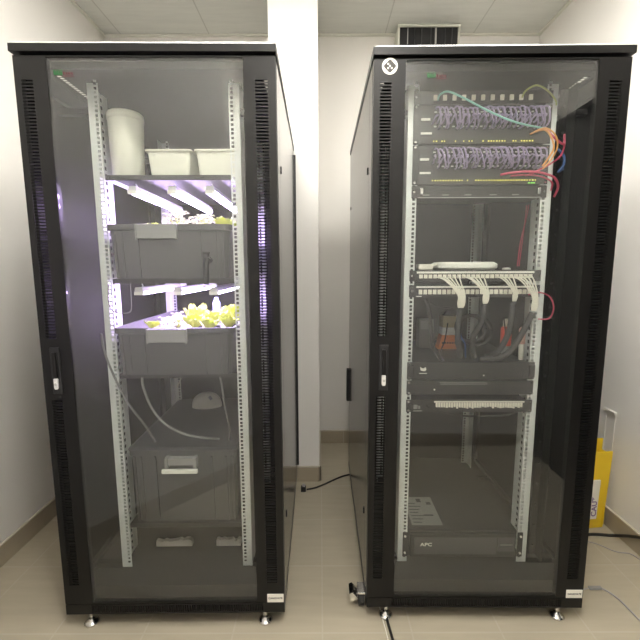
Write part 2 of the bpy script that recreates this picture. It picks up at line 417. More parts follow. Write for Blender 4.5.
    for l in (True, False):
        mounting_rail(root, l, .145, 1); mounting_rail(root, l, .80, -1)
    for z_ in (.120, 1.845):
        for u0, u1 in ((.030, .140), (.660, .770)):
            for v0, v1 in ((.150, .176), (.775, .80)): MB().box(u0, u1, v0, v1, z_, z_+.02).build('rail_bracket', M['black_in'], root)
    # vertical cable channel beside the right rail with round clips
    cm = MB().box(.672, .700, .150, .156, .16, 1.93).box(.698, .700, .10, .150, .16, 1.93)
    cc = cm.build('cable_channel', M['black'], root)
    z_ = .2; k_ = 0
    while z_ < 1.9:
        MB().cyl((.686, .149, z_), (.686, .144, z_), .004, n=10).build('clip', M['gear'], cc); z_ += .088
    # levelling feet
    for u, v in ((.075, .024), (.725, .024), (.075, dep-.06), (.725, dep-.06)):
        MB().lathe([(.0075, .004), (.0075, .062)], 14, (u, v, 0)).lathe([(.024, .0), (.026, .004), (.020, .008), (.010, .016), (.010, .018)], 20, (u, v, 0)).build('levelling_foot', M['chrome'], root)
    for u, v in (((.022, .075),) if caster else ())+((.14, .16), (.66, .16), (.14, dep-.16), (.66, dep-.16)):
        if u == .022:
            c = MB().box(-.028, .006, .05, .105, .062, .070).box(-.030, -.027, .06, .095, .026, .062).box(.002, .005, .06, .095, .026, .062)
            c.cyl((-.034, .077, .031), (.010, .077, .031), .006)
            ca = c.build('caster', M['chrome'], root, .001)
            MB().cyl((-.024, .077, .031), (-.002, .077, .031), .0305, n=24).build('wheel', M['rubber'], ca)
            MB().loft([[(-.056, .04, .040), (-.030, .04, .056), (-.030, .09, .056), (-.056, .09, .040)], [(-.062, .04, .074), (-.050, .04, .080), (-.050, .09, .080), (-.062, .09, .074)]]).build('brake_pedal', M['chrome'], ca)
        else:
            c = MB().box(u-.022, u+.022, v-.022, v+.022, .051, .0565).box(u-.017, u-.014, v-.018, v+.018, .018, .051).box(u+.014, u+.017, v-.018, v+.018, .018, .051)
            ca = c.build('caster', M['chrome'], root)
            MB().cyl((u-.012, v, .022), (u+.012, v, .022), .022, n=20).build('wheel', M['rubber'], ca)
    return root, door
cabL, doorL = cabinet(RL, 'tall black glass-door cabinet holding grey planter bins with lettuce and grow lights', (.07, .55), False)
cabR, doorR = cabinet(RR, 'tall black glass-door cabinet packed with network switches, purple cables and patch panels', (.02, .72), True)

# round sticker on the right cabinet's door
st = MB()
def ngon(r, n, rot=0, cx=0, cz=0, e=1.): return [(cx+r*math.cos(rot+2*PI*i/n), 0, cz+r*math.sin(rot+2*PI*i/n)) for i in range(n)]
o = MB(); o.loft([[(x+.050, -.0001, z+1.938) for x, y, z in ngon(.0245, 40)], [(x+.050, -.0012, z+1.938) for x, y, z in ngon(.0245, 40)]])
stick = o.build('round_sticker', M['label'], doorR)
def rdia(r, c, y): # diamond with clipped rounded corners
    pts = []
    for k in range(4):
        a = k*PI/2; t_ = Vector((math.cos(a), math.sin(a))); n_ = Vector((-t_.y, t_.x))
        for w in (-.35, -.12, .12, .35):
            q = t_*(r-c*abs(w)*1.6)+n_*c*w*1.6; pts.append((.050+q.x, y, 1.938+q.y))
    return pts
MB().loft([rdia(.0208, .012, -.0012), rdia(.0208, .012, -.0018)]).build('sticker_diamond', M['ink'], stick)
dots = MB()
for dx, dz in ((-.0055, .006), (0, .0), (-.0055, -.006), (.0055, -.0062)): dots.box(.050+dx-.0025, .050+dx+.0025, -.0023, -.0018, 1.938+dz-.0025, 1.938+dz+.0025)
dots.build('sticker_dots', M['label'], stick)
dots = MB()
for dx, dz in ((.0055, .006), (0, .0115), (-.011, 0), (.011, 0), (0, -.0115)): dots.box(.050+dx-.0022, .050+dx+.0022, -.0023, -.0018, 1.938+dz-.0022, 1.938+dz+.0022)
dots.build('sticker_faint_dots', M['gear'], stick)

# ------------------------------------------------------------------ left cabinet contents
def shelf(R, z, lab, v0=.150, v1=.775):
    t = thing('cabinet_shelf', lab, 'shelf', R, (.4, v0, z))
    MB().box(-.2215, .2215, .0, v1-v0, -.004, 0).box(-.2215, .2215, 0, .003, -.018, -.004).build('shelf_plate', M['gear'], t)
    for s in (-1, 1): MB().box(s*.2215-.0015, s*.2215+.0015, .003, v1-v0, -.018, .0).build('side_flange', M['rail'], t)
    return t
shelf(RL, 1.643, 'metal shelf carrying the cream boxes, topmost in the planter cabinet')
shelf(RL, 1.279, 'metal shelf under the upper grey planter bin')
shelf(RL, .922, 'metal shelf under the lower grey planter bin')
shelf(RL, .312, 'lowest metal shelf carrying the closed grey storage bin')

def bin_(R, u, v, z, w, d, h, lab, dark=True, clipu=0, tilt=0):
    t = thing('planter_bin', lab, 'plastic bin', R, (u, v+d/2, z))
    t.rotation_euler[0] = tilt
    tp = .02; cy = 0
    rings = [rr(w-.035, d-.035, .03, 0), rr(w-.012, d-.012, .03, h-.022), rr(w, d, .03, h-.020), rr(w, d, .03, h), rr(w-.016, d-.016, .026, h), rr(w-.045, d-.045, .026, .006)]
    MB().loft(rings, True, True, False).build('bin_body', M['bin'], t)
    # vertical ribs on the front
    for x in (-.19, -.165, .165, .19, -.11, .11):
        MB().add(*ribgeo(x, d, h)).build('rib', M['bin'], t)
    c = MB(); y0 = -d/2-.004
    c.box(clipu-.072, clipu+.072, y0-.012, y0, h-.050, h-.001).box(clipu-.072, clipu-.066, y0-.015, y0-.012, h-.055, h-.001).box(clipu+.066, clipu+.072, y0-.015, y0-.012, h-.055, h-.001)
    c.build('label_clip', M['clip'], t, .0015)
    return t
def ribgeo(x, d, h):
    y0 = -d/2+.018; y1 = -d/2+.0065
    return [(x-.004, y0, .002), (x+.004, y0, .002), (x+.004, y1, h-.023), (x-.004, y1, h-.023), (x-.004, y0-.006, .002), (x+.004, y0-.006, .002), (x+.004, y1-.004, h-.023), (x-.004, y1-.004, h-.023)], [(0,1,2,3),(7,6,5,4),(4,5,1,0),(5,6,2,1),(6,7,3,2),(7,4,0,3)]
UB = .4005
bin_(RL, UB, .115, 1.2795, .443, .62, .190, 'dark grey planter bin with a pale clip below the upper grow lights', clipu=-.035)
bin_(RL, UB, .115, .9225, .443, .62, .178, 'dark grey planter bin with glowing lilac rim and bright green lettuces', clipu=-.018)
# closed bin with a long white handle
t = bin_(RL, UB, .150, .3125, .432, .60, .300, 'large dark grey storage bin with a clear handle on the lowest shelf', clipu=9)
for ch in list(t.children):
    if ch.name.startswith('label_clip'): bpy.data.objects.remove(ch)
t.name = 'storage_bin'
MB().loft([rr(.438, .606, .03, .3005), rr(.438, .606, .03, .306), rr(.41, .58, .03, .312)]).build('lid', M['bin'], t, .002)
MB().box(-.055, .055, -.326, -.300, .255, .282).box(-.06, -.048, -.332, -.300, .245, .286).box(.048, .06, -.332, -.300, .245, .286).build('handle_bracket', M['clip'], t, .002)
MB().box(-.068, .068, -.345, -.332, .231, .247).build('handle_grip', M['white'], t, .003)

# LED grow bars
def grow_bar(u, z, lab, grp, v=.17, L=.50):
    t = thing('grow_light_bar', lab, 'grow light', RL, (u, v, z), grp)
    MB().loft([[(-.016, y, .0), (.016, y, .0), (.013, y, .016), (-.013, y, .016)] for y in (0, L)]).build('housing', M['ledbar'], t)
    MB().loft([[(-.0135, y, -.010), (.0135, y, -.010), (.015, y, -.0002), (-.015, y, -.0002)] for y in (.012, L-.012)]).build('glowing_tube', M['tube'], t)
    MB().box(-.016, .016, -.004, .0115, -.012, .0).box(-.016, .016, L-.0115, L, -.012, .0).build('end_cap', M['white'], t)
    MB().tube([(0, .03, .016), (.004, .03, .022), (0, .03, .0285)], .0022, 6, 3).build('hanger', M['rail'], t)
for u, q in ((.262, 'leftmost'), (.405, 'middle'), (.540, 'rightmost')):
    grow_bar(u, 1.594, 'glowing white grow light bar under the top shelf, '+q+' of three', 'grow lights above the upper bin')
for u, q in ((.262, 'leftmost'), (.405, 'middle'), (.540, 'rightmost')):
    grow_bar(u, 1.2295, 'grow light bar hanging below the upper planter bin, '+q+' of three', 'grow lights above the lower bin')

# canister and cream boxes on the top shelf
t = thing('canister', 'tall cream round plastic canister standing left of the cream boxes', 'canister', RL, (.224, .235, 1.6432))
MB().lathe([(.052, 0), (.055, .004), (.061, .205), (.061, .206)], 32).build('canister_body', M['cup'], t)
MB().lathe([(.0635, .2065), (.0635, .226), (.059, .233), (.03, .237), (.0, .2375)], 32).build('lid', M['cup'], t)
def cream_box(u, v, lab):
    t = thing('open_box', lab, 'plastic box', RL, (u, v, 1.6432), 'cream boxes on the top shelf')
    MB().loft([rr(.138, .20, .012, 0), rr(.154, .22, .014, .094), rr(.150, .216, .013, .094), rr(.134, .196, .011, .003)]).build('box_body', M['cup'], t)
    MB().loft([rr(.1545, .2205, .014, .087), rr(.168, .234, .016, .087), rr(.168, .234, .016, .093), rr(.1545, .2205, .014, .093)], close=True).build('rim', M['cup'], t)
    for s in (-1, 1):
        MB().add([(s*.05-.003, -.1105, .078), (s*.05+.003, -.1105, .078), (s*.05+.003, -.106, .062), (s*.05-.003, -.106, .062), (s*.05-.003, -.105, .078), (s*.05+.003, -.105, .078), (s*.05+.003, -.1045, .062), (s*.05-.003, -.1045, .062)],
                 [(0,1,2,3),(7,6,5,4),(4,5,1,0),(5,6,2,1),(6,7,3,2),(7,4,0,3)]).build('corner_rib', M['cup'], t)
    MB().loft([rr(.105, .165, .01, .0035), rr(.14, .20, .01, .074)]).build('nested_liner', M['ivory'], t)
cream_box(.395, .285, 'cream open plastic box beside the round canister')
cream_box(.5695, .285, 'cream open plastic box beside the right rail')
for u, lab in ((.345, 'small clear dome cup behind the left cream box'), (.50, 'small clear dome cup behind the gap between the cream boxes')):
    solo(MB().lathe([(.028, 0), (.034, .06), (.033, .078), (.024, .100), (.010, .110), (0, .111)], 20), 'dome_cup', M['clip'], lab, 'cup', RL, (u, .50, 1.6432), 'dome cups on the top shelf')

# plants
def leaf_geo(mb, base, az, L, W, curl, ruf=.15, seed=0):
    rnd = random.Random(seed); nu, nv = 6, 8; vs = []; fs = []
    ca, sa = math.cos(az), math.sin(az)
    for i in range(nu+1):
        s_ = i/nu; el = curl[0]+(curl[1]-curl[0])*s_
        if i == 0: r_, h_ = 0., 0.
        else: r_ += math.cos(el)*L/nu; h_ += math.sin(el)*L/nu
        wd = W*math.sin(PI*(.12+.80*s_))**.8
        for j in range(nv+1):
            q = j/nv*2-1
            zz = h_+abs(q)**2*wd*.35+ruf*W*math.sin(q*9+s_*7+rnd.random()*1.5)*abs(q)*.5
            vs.append((base[0]+ca*r_-sa*q*wd/2, base[1]+sa*r_+ca*q*wd/2, base[2]+zz))
    for i in range(nu):
        for j in range(nv): a = i*(nv+1)+j; fs.append((a, a+1, a+nv+2, a+nv+1))
    mb.add(vs, fs, True)
def lettuce(u, v, z, s, lab, grp, mat='leaf', n=22, seed=0):
    rnd = random.Random(seed); t = thing('lettuce_head', lab, 'lettuce', RL, (u, v, z), grp)
    m = MB()
    for k in range(n):
        a = k*2.4+rnd.random()*.5; q = k/n
        leaf_geo(m, (0, 0, .0), a, s*(1.15-.4*q)*rnd.uniform(.8, 1.1), s*(.62-.2*q), (.45+.8*q, .7+.9*q+rnd.uniform(-.3, .5)), .30, seed*50+k)
    m.build('leaves', M[mat], t)
    MB().lathe([(.008, -.02), (.012, .002), (.008, .02)], 10).build('stem', M['leaf2'], t)
    MB().lathe([(.018, -.045), (.026, -.004), (.028, -.002)], 14).build('net_pot', M['dark'], t)
def herb(u, v, z, s, lab, grp, seed, mat='leaf2', n=60):
    rnd = random.Random(seed); t = thing('herb_plant', lab, 'plant', RL, (u, v, z), grp)
    m = MB(); st_ = MB()
    for k in range(n):
        a = rnd.random()*2*PI; e = rnd.uniform(.25, 1.5); r_ = s*rnd.uniform(.45, 1.)
        p = Vector((math.cos(a)*math.cos(e)*r_, math.sin(a)*math.cos(e)*r_, abs(math.sin(e))*r_))
        leaf_geo(m, p, a+rnd.uniform(-.6, .6), s*.26, s*.19, (rnd.uniform(-.2, .8), rnd.uniform(-.4, .4)), .1, seed*99+k)
        if k % 4 == 0: st_.tube([(0, 0, 0), tuple(p*.6+Vector((0, 0, .01))), tuple(p)], .0012, 5, 3)
    m.build('leaves', M[mat], t); st_.build('stems', M['leaf'], t)
    MB().lathe([(.018, -.045), (.026, -.004), (.028, -.002)], 14).build('net_pot', M['dark'], t)
def raft(z, lab):
    t = thing('planting_raft', lab, 'planting raft', RL, (UB, .425, z))
    MB().loft([rr(.395, .565, .02, 0), rr(.395, .565, .02, .012)]).build('raft_board', M['foam'], t)
raft(1.402, 'white foam planting raft inside the upper grey bin')
raft(1.034, 'white foam planting raft inside the lower grey bin')
g1 = 'plants in the upper bin'; g2 = 'plants in the lower bin'
for i, (u, v, s, k) in enumerate(((.375, .30, .078, 'h'), (.435, .42, .078, 'h'), (.485, .28, .065, 'h'), (.560, .30, .065, 'l'), (.40, .58, .070, 'h'), (.545, .46, .070, 'h'), (.27, .34, .050, 'l'), (.30, .52, .065, 'h'))):
    L_ = ['pale leafy herb at the left end of the bright clump in the upper bin', 'pale leafy herb behind the middle grow light of the upper bin', 'low pale herb in front of the upper bin, right of centre', 'yellow-green lettuce at the right end of the upper bin',
          'pale herb in the middle row of the upper bin', 'pale herb at the right of the back row in the upper bin', 'small yellow lettuce tip showing over the clip of the upper bin', 'pale herb at the left of the back row in the upper bin'][i]
    (herb if k == 'h' else lettuce)(u, v, 1.415+(.045 if k == 'h' else .04), s, L_, g1, seed=i+3)
for i, (u, v, s, k) in enumerate(((.425, .30, .070, 'l'), (.390, .44, .085, 'l'), (.485, .38, .072, 'l'), (.500, .235, .052, 'l'), (.563, .29, .060, 'l'), (.345, .33, .058, 'h'), (.295, .43, .062, 'h'), (.265, .27, .042, 'l'), (.53, .53, .080, 'l'), (.335, .22, .045, 'h'))):
    L_ = ['bright green lettuce in the front middle of the lower bin', 'tallest bright green lettuce in the lower bin', 'green lettuce right of the middle one in the lower bin', 'small lettuce in front of the right end of the lower bin', 'green lettuce at the right end of the lower bin',
          'herb with leaves painted overexposed white left of the lettuces in the lower bin', 'herb with leaves painted overexposed white behind the left side of the lower bin', 'small yellow seedling at the front left of the lower bin', 'green lettuce in the back row of the lower bin', 'small herb with leaves painted overexposed white near the front rim of the lower bin'][i]
    if k == 'h': herb(u, v, 1.047+.02, s, L_, g2, seed=i+31, mat='overlit_leaf')
    else: lettuce(u, v, 1.047+.025, s, L_, g2, seed=i+31)
solo(MB().lathe([(.017, 0), (.018, .003), (.018, .105), (.010, .118), (.010, .13)], 18), 'nutrient_bottle', M['bottle'], 'slim pale blue bottle standing behind the lettuces of the lower bin', 'bottle', RL, (.44, .60, 1.047))

# hoses, tap and small items
def cab(pts, r, mat, name, lab, cat, R=None, grp=None, n=8, sub=8):
    b = Vector(pts[0]); m = MB().tube([Vector(p)-b for p in pts], r, n, sub)
    return solo(m, name, M[mat], lab, cat, R, tuple(b), grp)
t = thing('drain_tap', 'black drain tap hanging at the front right of the upper grey bin', 'tap', RL, (.545, .113, 1.345))
MB().cyl((0, 0, 0), (0, -.028, 0), .011).tube([(0, -.028, 0), (0, -.038, -.004), (-.002, -.042, -.02), (-.002, -.040, -.05), (-.004, -.040, -.085)], .009, 10, 4).build('tap_body', M['dark'], t)
MB().cyl((0, -.020, .004), (.0, -.020, .022), .004).box(-.018, .006, -.024, -.016, .020, .026).build('tap_lever', M['dark'], t, .001)
cab([(.170+.012, .112, 1.26), (.185, .100, 1.20), (.20, .098, 1.165), (.245, .100, 1.158), (.262, .104, 1.175), (.262, .108, 1.25), (.262, .112, 1.262)], .0018, 'hose', 'wire_loop', 'thin grey wire loop hanging below the left end of the upper bin', 'wire', RL)
cab([(.270, .136, .912), (.275, .128, .88), (.30, .128, .80), (.345, .13, .735), (.41, .14, .69), (.48, .15, .668), (.53, .20, .640)], .0048, 'hose', 'water_hose', 'grey hose curving from the lower planter bin down to the right', 'hose', RL)
cab([(.150, .10, 1.085), (.158, .098, 1.02), (.185, .098, .93), (.225, .11, .82), (.27, .13, .73), (.285, .18, .640)], .0040, 'hose', 'water_hose', 'grey hose dropping from the rim of the lower bin beside the left rail', 'hose', RL)
cab([(.560, .136, .912), (.568, .128, .88), (.575, .13, .80), (.588, .14, .71), (.575, .19, .64)], .0035, 'hose', 'water_hose', 'thin grey hose hanging straight down beside the right rail', 'hose', RL)
t = thing('computer_mouse', 'pale computer mouse on the lid of the storage bin', 'mouse', RL, (.368, .62, .6258), rz=.1)
rings = []
for k in range(9):
    a = k/8; w = .115*math.sqrt(max(.0, 1-(a*.97)**2.4)); rings.append([(w/2*math.cos(q*PI/10)*1.28, w/2*.62*math.sin(q*PI/10)*1.3, .072*a) for q in range(20)])
MB().loft(rings, True, True, True).build('mouse_body', M['ivory'], t)
MB().cyl((.020, -.046, .052), (.030, -.040, .058), .010).build('scroll_wheel', M['greyc'], t)
cab([(.33, .40, .845), (.315, .40, .82), (.30, .40, .79)], .0025, 'whitec', 'cable_tie_end', 'short white cable end hanging behind the grey hoses', 'cable end', RL)
# foam strips on the cabinet floor
for (u, v, L, lab) in ((.300, .285, .155, 'longer white foam strip on the floor of the planter cabinet'), (.535, .285, .105, 'shorter white foam strip by the right rail in the planter cabinet')):
    m = MB(); n_ = 12; top = []; rnd = random.Random(int(u*100))
    rg = []
    for k in range(n_+1):
        x = -L/2+L*k/n_; hh = .024+rnd.uniform(-.006, .006); rg.append([(x, -.012, 0), (x, .012, 0), (x, .010, hh), (x, -.010, hh)])
    m.loft(rg); solo(m, 'foam_strip', M['foam'], lab, 'foam strip', RL, (u, v, .1182), 'foam strips on the cabinet floor')

# ------------------------------------------------------------------ right cabinet contents
EARU = .2335
def chassis(z0, z1, name, lab, cat, depth=.35, mat='gear', v=.1445):
    t = thing(name, lab, cat, RR, (.4, v, z0))
    h = z1-z0
    MB().box(-.2195, .2195, -.004, depth, .0005, h-.0005).build('chassis', M[mat], t, .001)
    for s in (-1, 1):
        e = MB().box(min(s*.2195, s*.241), max(s*.2195, s*.241), -.003, -.0002, .001, h-.001).build('mounting_ear', M[mat], t)
        for zz in ((.008, h-.008) if h > .05 else (h/2,)):
            MB().cyl((s*.2325, -.003, zz), (s*.2325, -.0065, zz), .0040, n=10).build('screw', M['chrome'], e)
    return t
def ports(t, xs, z, w, h, mat, name='port', y=-.0042, d=.006, hole=True):
    for x in xs:
        MB().box(x-w/2, x+w/2, y-d, y, z-h/2, z+h/2).build(name, M[mat], t)
def socket_rows(t, x0, x1, n, zs, w=.0105, h=.0095):
    m = MB()
    for z in zs:
        for k in range(n):
            x = x0+(x1-x0)*k/(n-1); m.box(x-w/2, x+w/2, -.0052, -.0041, z-h/2, z+h/2)
    return m.build('socket_row', M['dark'], t)
# coupler panel with ivory modules
t = chassis(1.880, 1.9245, 'jack_strip_unit', 'black patch panel with a row of spaced ivory jacks, topmost in the network cabinet', 'patch panel', .12)
ports(t, [-.168+.0330*k for k in range(11)], .020, .0125, .017, 'ivory', 'jack')
# two big switches
def big_switch(z0, z1, lab, ledz, green, full):
    t = chassis(z0, z1, 'network_switch', lab, 'network switch', .42); h = z1-z0
    socket_rows(t, -.165, .205, 24, [h-.014, h-.034, h-.062, h-.082], .011, .010)
    m = MB()
    for z in (h-.024, h-.072):
        for k in range(24):
            x = -.165+.370*k/23
            if random.random() < .8: m.box(x-.0045, x+.0045, -.0056, -.0041, z-.0022, z+.0022)
    m.build('port_label_row', M['strip'], t)
    MB().box(-.215, -.183, -.0060, -.0041, h-.052, h-.044).box(-.215, -.176, -.0060, -.0041, h-.098, h-.091).build('label_strip', M['label'], t)
    m = MB()
    for k in range(40):
        if random.random() < (.95 if full else .55):
            x = -.180+.385*k/40; w = .0042 if random.random() < .5 else .0028; m.box(x, x+w, -.0056, -.0041, ledz-z0-.0020, ledz-z0+.0020)
    m.build('status_lights', M['led_y'], t)
    m = MB()
    for x in green: m.box(x, x+.006, -.0056, -.0041, .004, .0075)
    m.build('green_lights', M['led_g'], t)
    return t
big_switch(1.746, 1.878, 'upper black network switch covered by purple patch cables', 1.757, (), False)
big_switch(1.608, 1.744, 'lower black network switch covered by purple patch cables', 1.6235, (.172, .182, .190), True)
t = chassis(1.562, 1.606, 'blank_rack_unit', 'dark one-unit faceplate with clips under the lower switch', 'rack panel', .10)
MB().box(-.2195, .2195, -.0062, -.0041, .0005, .003).build('bottom_edge', M['strip'], t)
for x in (-.12, -.04, .05, .13, -.19): MB().box(x-.012, x+.012, -.006, -.0041, .010, .013).build('slot_mark', M['clip'], t)
for s in (-1, 1): MB().box(s*.208-.006, s*.208+.006, -.018, -.0041, .012, .034).build('thumb_clip', M['chrome'], t, .002)
# purple patch cables
def purple(z_top, z_bot, n, lab, grp, seed, lean):
    rnd = random.Random(seed)
    for k in range(n):
        x = -.165+.370*k/(n-1)+.4; dx = lean*(.35+rnd.random())*.022; b = rnd.uniform(.022, .040)
        zt = z_top+rnd.uniform(-.003, .002); zb = z_bot+rnd.uniform(-.002, .003)
        dx = max(-.012, min(dx, .603-x+.012))
        pts = [(x, .139, zt), (x, .139-.014, zt), (x+dx*.25, .139-b, zt-.010), (x+dx*.55, .139-b-.003, (zt+zb)/2), (x+dx*.9, .139-b+.003, zb+.010), (x+dx, .139-.014, zb), (x+dx, .139, zb)]
        cab(pts, .0029, 'purple', 'patch_cable', lab, 'patch cable', RR, grp, 6, 3)
purple(1.864, 1.799, 24, 'thin purple patch cable arching over the ports of the upper switch', 'purple cables on the upper switch, long arcs', 1, 1)
purple(1.842, 1.816, 24, 'short purple patch cable looping between the middle ports of the upper switch', 'purple cables on the upper switch, short loops', 2, -.5)
purple(1.730, 1.664, 24, 'thin purple patch cable arching over the ports of the lower switch', 'purple cables on the lower switch, long arcs', 3, 1)
purple(1.708, 1.682, 24, 'short purple patch cable looping between the middle ports of the lower switch', 'purple cables on the lower switch, short loops', 4, -.5)
# coloured cables at the right of the switches
cab([(.240, .138, 1.893), (.243, .118, 1.903), (.262, .090, 1.900), (.31, .078, 1.875), (.38, .074, 1.838), (.46, .076, 1.805), (.53, .085, 1.790), (.590, .10, 1.785), (.62, .125, 1.783)], .0032, 'teal', 'fibre_cable', 'pale teal cable sweeping diagonally across the upper switch', 'cable', RR)
cab([(.530, .138, 1.897), (.533, .115, 1.912), (.56, .10, 1.922), (.60, .105, 1.908), (.638, .122, 1.885), (.650, .134, 1.872)], .0030, 'yellowc', 'patch_cable', 'olive green cable arching at the right end of the topmost patch panel', 'cable', RR)
cab([(.560, .100, 1.772), (.590, .085, 1.775), (.610, .080, 1.75), (.622, .082, 1.715), (.61, .088, 1.685), (.598, .10, 1.66)], .0034, 'orange', 'fibre_cable', 'orange fibre cable bending down at the right end of the switches', 'cable', RR)
cab([(.545, .094, 1.764), (.585, .078, 1.778), (.618, .074, 1.757), (.632, .078, 1.72), (.618, .083, 1.68), (.596, .095, 1.650)], .0026, 'orange', 'fibre_cable', 'outer orange fibre cable beside the rail at the switches', 'cable', RR)
cab([(.610, .11, 1.783), (.625, .10, 1.76), (.650, .10, 1.74), (.672, .11, 1.735), (.684, .13, 1.75)], .0038, 'red', 'patch_cable', 'magenta cable running from the upper switch over the right rail', 'cable', RR)
cab([(.684, .132, 1.775), (.678, .118, 1.73), (.660, .106, 1.695), (.63, .10, 1.672), (.60, .10, 1.655), (.57, .105, 1.640), (.55, .12, 1.634)], .0032, 'red', 'patch_cable', 'magenta cable curving from the rail down to the lower switch', 'cable', RR)
cab([(.47, .133, 1.640), (.50, .115, 1.643), (.55, .10, 1.643), (.60, .10, 1.638), (.645, .105, 1.623), (.668, .12, 1.595), (.668, .140, 1.565)], .0040, 'red', 'patch_cable', 'thick magenta cable along the bottom lights of the lower switch', 'cable', RR)
cab([(.50, .120, 1.634), (.55, .108, 1.634), (.60, .108, 1.628), (.64, .112, 1.610), (.650, .130, 1.585)], .0030, 'red', 'patch_cable', 'thin magenta cable below the thick one at the lower switch', 'cable', RR)
cab([(.664, .13, 1.725), (.680, .12, 1.70), (.682, .12, 1.67), (.668, .125, 1.648), (.69, .135, 1.66)], .0042, 'blue', 'patch_cable', 'dark blue cable bunched outside the right rail by the lower switch', 'cable', RR)
cab([(.655, .288, 1.56), (.645, .285, 1.50), (.630, .285, 1.42), (.615, .27, 1.32)], .0022, 'red', 'patch_cable', 'thin magenta cable hanging behind the right rail above the white device', 'cable', RR)
cab([(.652, .30, 1.56), (.650, .30, 1.50), (.643, .298, 1.42), (.632, .29, 1.32)], .0018, 'red', 'patch_cable', 'second thin magenta cable hanging close to the right rail', 'cable', RR)
cab([(.596, .134, 1.215), (.62, .11, 1.225), (.655, .10, 1.21), (.672, .10, 1.17), (.665, .11, 1.13), (.635, .13, 1.125)], .0026, 'red', 'patch_cable', 'pink cable looping over the right rail beside the white jack panels', 'cable', RR)

# shelf-mounted white device on the first jack panel
t = chassis(1.264, 1.306, 'jack_strip_unit', 'upper white-jack patch panel with white cables curving out of it', 'patch panel', .16)
ports(t, [-.200+.0174*k for k in range(24)], .019, .0125, .014, 'ivory', 'jack')
MB().box(-.215, .215, -.0062, -.0041, .030, .037).build('label_strip', M['white'], t)
t = chassis(1.205, 1.252, 'jack_strip_unit', 'lower white-jack patch panel directly under the first one', 'patch panel', .12)
ports(t, [-.200+.0174*k for k in range(24)], .021, .0125, .017, 'ivory', 'jack')
MB().box(-.215, .215, -.0062, -.0041, .036, .042).build('label_strip', M['white'], t)
MB().box(-.215, -.195, -.0062, -.0041, .003, .006).build('small_label', M['label'], t)
t = thing('wifi_access_point', 'flat white rounded wireless access point lying above the jack panels', 'access point', RR, (.385, .235, 1.3062))
MB().loft([rr(.205, .15, .03, 0), rr(.224, .165, .035, .008), rr(.224, .165, .035, .022), rr(.20, .145, .03, .030)], smooth=False).build('housing', M['white'], t, .002)
t = thing('power_adapter', 'small white network adapter with short lead left of the access point', 'adapter', RR, (.230, .19, 1.3062))
MB().box(-.032, .023, -.02, .02, 0, .022).build('adapter_body', M['ivory'], t, .003)
MB().tube([(.025, 0, .012), (.037, .003, .020), (.045, .010, .016)], .005, 8, 4).build('lead', M['whitec'], t)
solo(MB().lathe([(.014, 0), (.0165, .003), (.012, .008), (0, .009)], 18), 'small_cap', M['white'], 'tiny white cap beside the right end of the access point', 'cap', RR, (.545, .21, 1.3062))

# white cable bundles dropping into black sleeves
for bi, (uc, zc, us) in enumerate(((.337, 1.175, (.250, .262, .278, .295, .312, .329)), (.424, 1.190, (.352, .366, .384, .400, .418)), (.528, 1.198, (.470, .487, .504, .522)), (.600, 1.163, (.520, .539, .557, .575, .592)))):
    w = ('leftmost', 'second', 'third', 'rightmost')[bi]
    for k, u in enumerate(us):
        ue = uc+(k-len(us)/2+.5)*.0050
        cab([(u, .128, 1.281), (u+.002, .112, 1.281), (u*.6+ue*.4, .098, 1.268-.003*k), (ue-.002, .092, (1.265+zc)/2), (ue, .094, zc+.012), (ue+(uc-ue)*.4, .098, zc-.004)], .0025, 'whitec', 'patch_cable', 'white cable in the '+w+' bundle at the upper white-jack panel', 'patch cable', RR, 'white cables of the '+w+' bundle', 7, 4)
sl_ = [[(.337, .103, 1.166), (.335, .108, 1.10), (.34, .12, 1.04), (.360, .15, 1.00), (.375, .185, .972)],
       [(.424, .104, 1.180), (.420, .108, 1.12), (.400, .13, 1.06), (.41, .155, 1.0), (.425, .18, .972)],
       [(.528, .104, 1.188), (.527, .11, 1.12), (.520, .12, 1.06), (.50, .145, 1.0), (.475, .185, .972)],
       [(.600, .104, 1.153), (.585, .108, 1.11), (.560, .115, 1.05), (.535, .13, 1.0), (.49, .135, .975), (.43, .14, .972)]]
for i, p in enumerate(sl_):
    cab(p, .0105, 'sleeve', 'cable_sleeve', 'thick black braided cable sleeve under the '+('leftmost', 'second', 'third', 'rightmost')[i]+' white bundle', 'cable sleeve', RR, None, 10)
cab([(.215, .12, 1.20), (.225, .11, 1.17), (.235, .11, 1.10), (.245, .115, 1.03), (.275, .13, .985), (.29, .13, .968)], .007, 'sleeve', 'power_cable', 'black power cable hanging at the left of the jack panels', 'cable', RR)
cab([(.205, .12, 1.20), (.26, .112, 1.175), (.32, .135, 1.165)], .003, 'blackc', 'power_cable', 'thin black cable sagging just below the lower jack panel', 'cable', RR)
for k, (u, zz, r) in enumerate(((.43, 1.075, .058), (.455, 1.065, .066))):
    pts = [(u+r*math.cos(a*PI/7), .24+.02*math.sin(a*PI/7)+.02*k, zz+r*.85*math.sin(a*PI/7)) for a in range(15)]
    cab(pts, .007, 'sleeve', 'coiled_cable', ('smaller' if k == 0 else 'larger')+' loop of coiled black cable behind the white bundles', 'cable', RR, None, 8, 4)
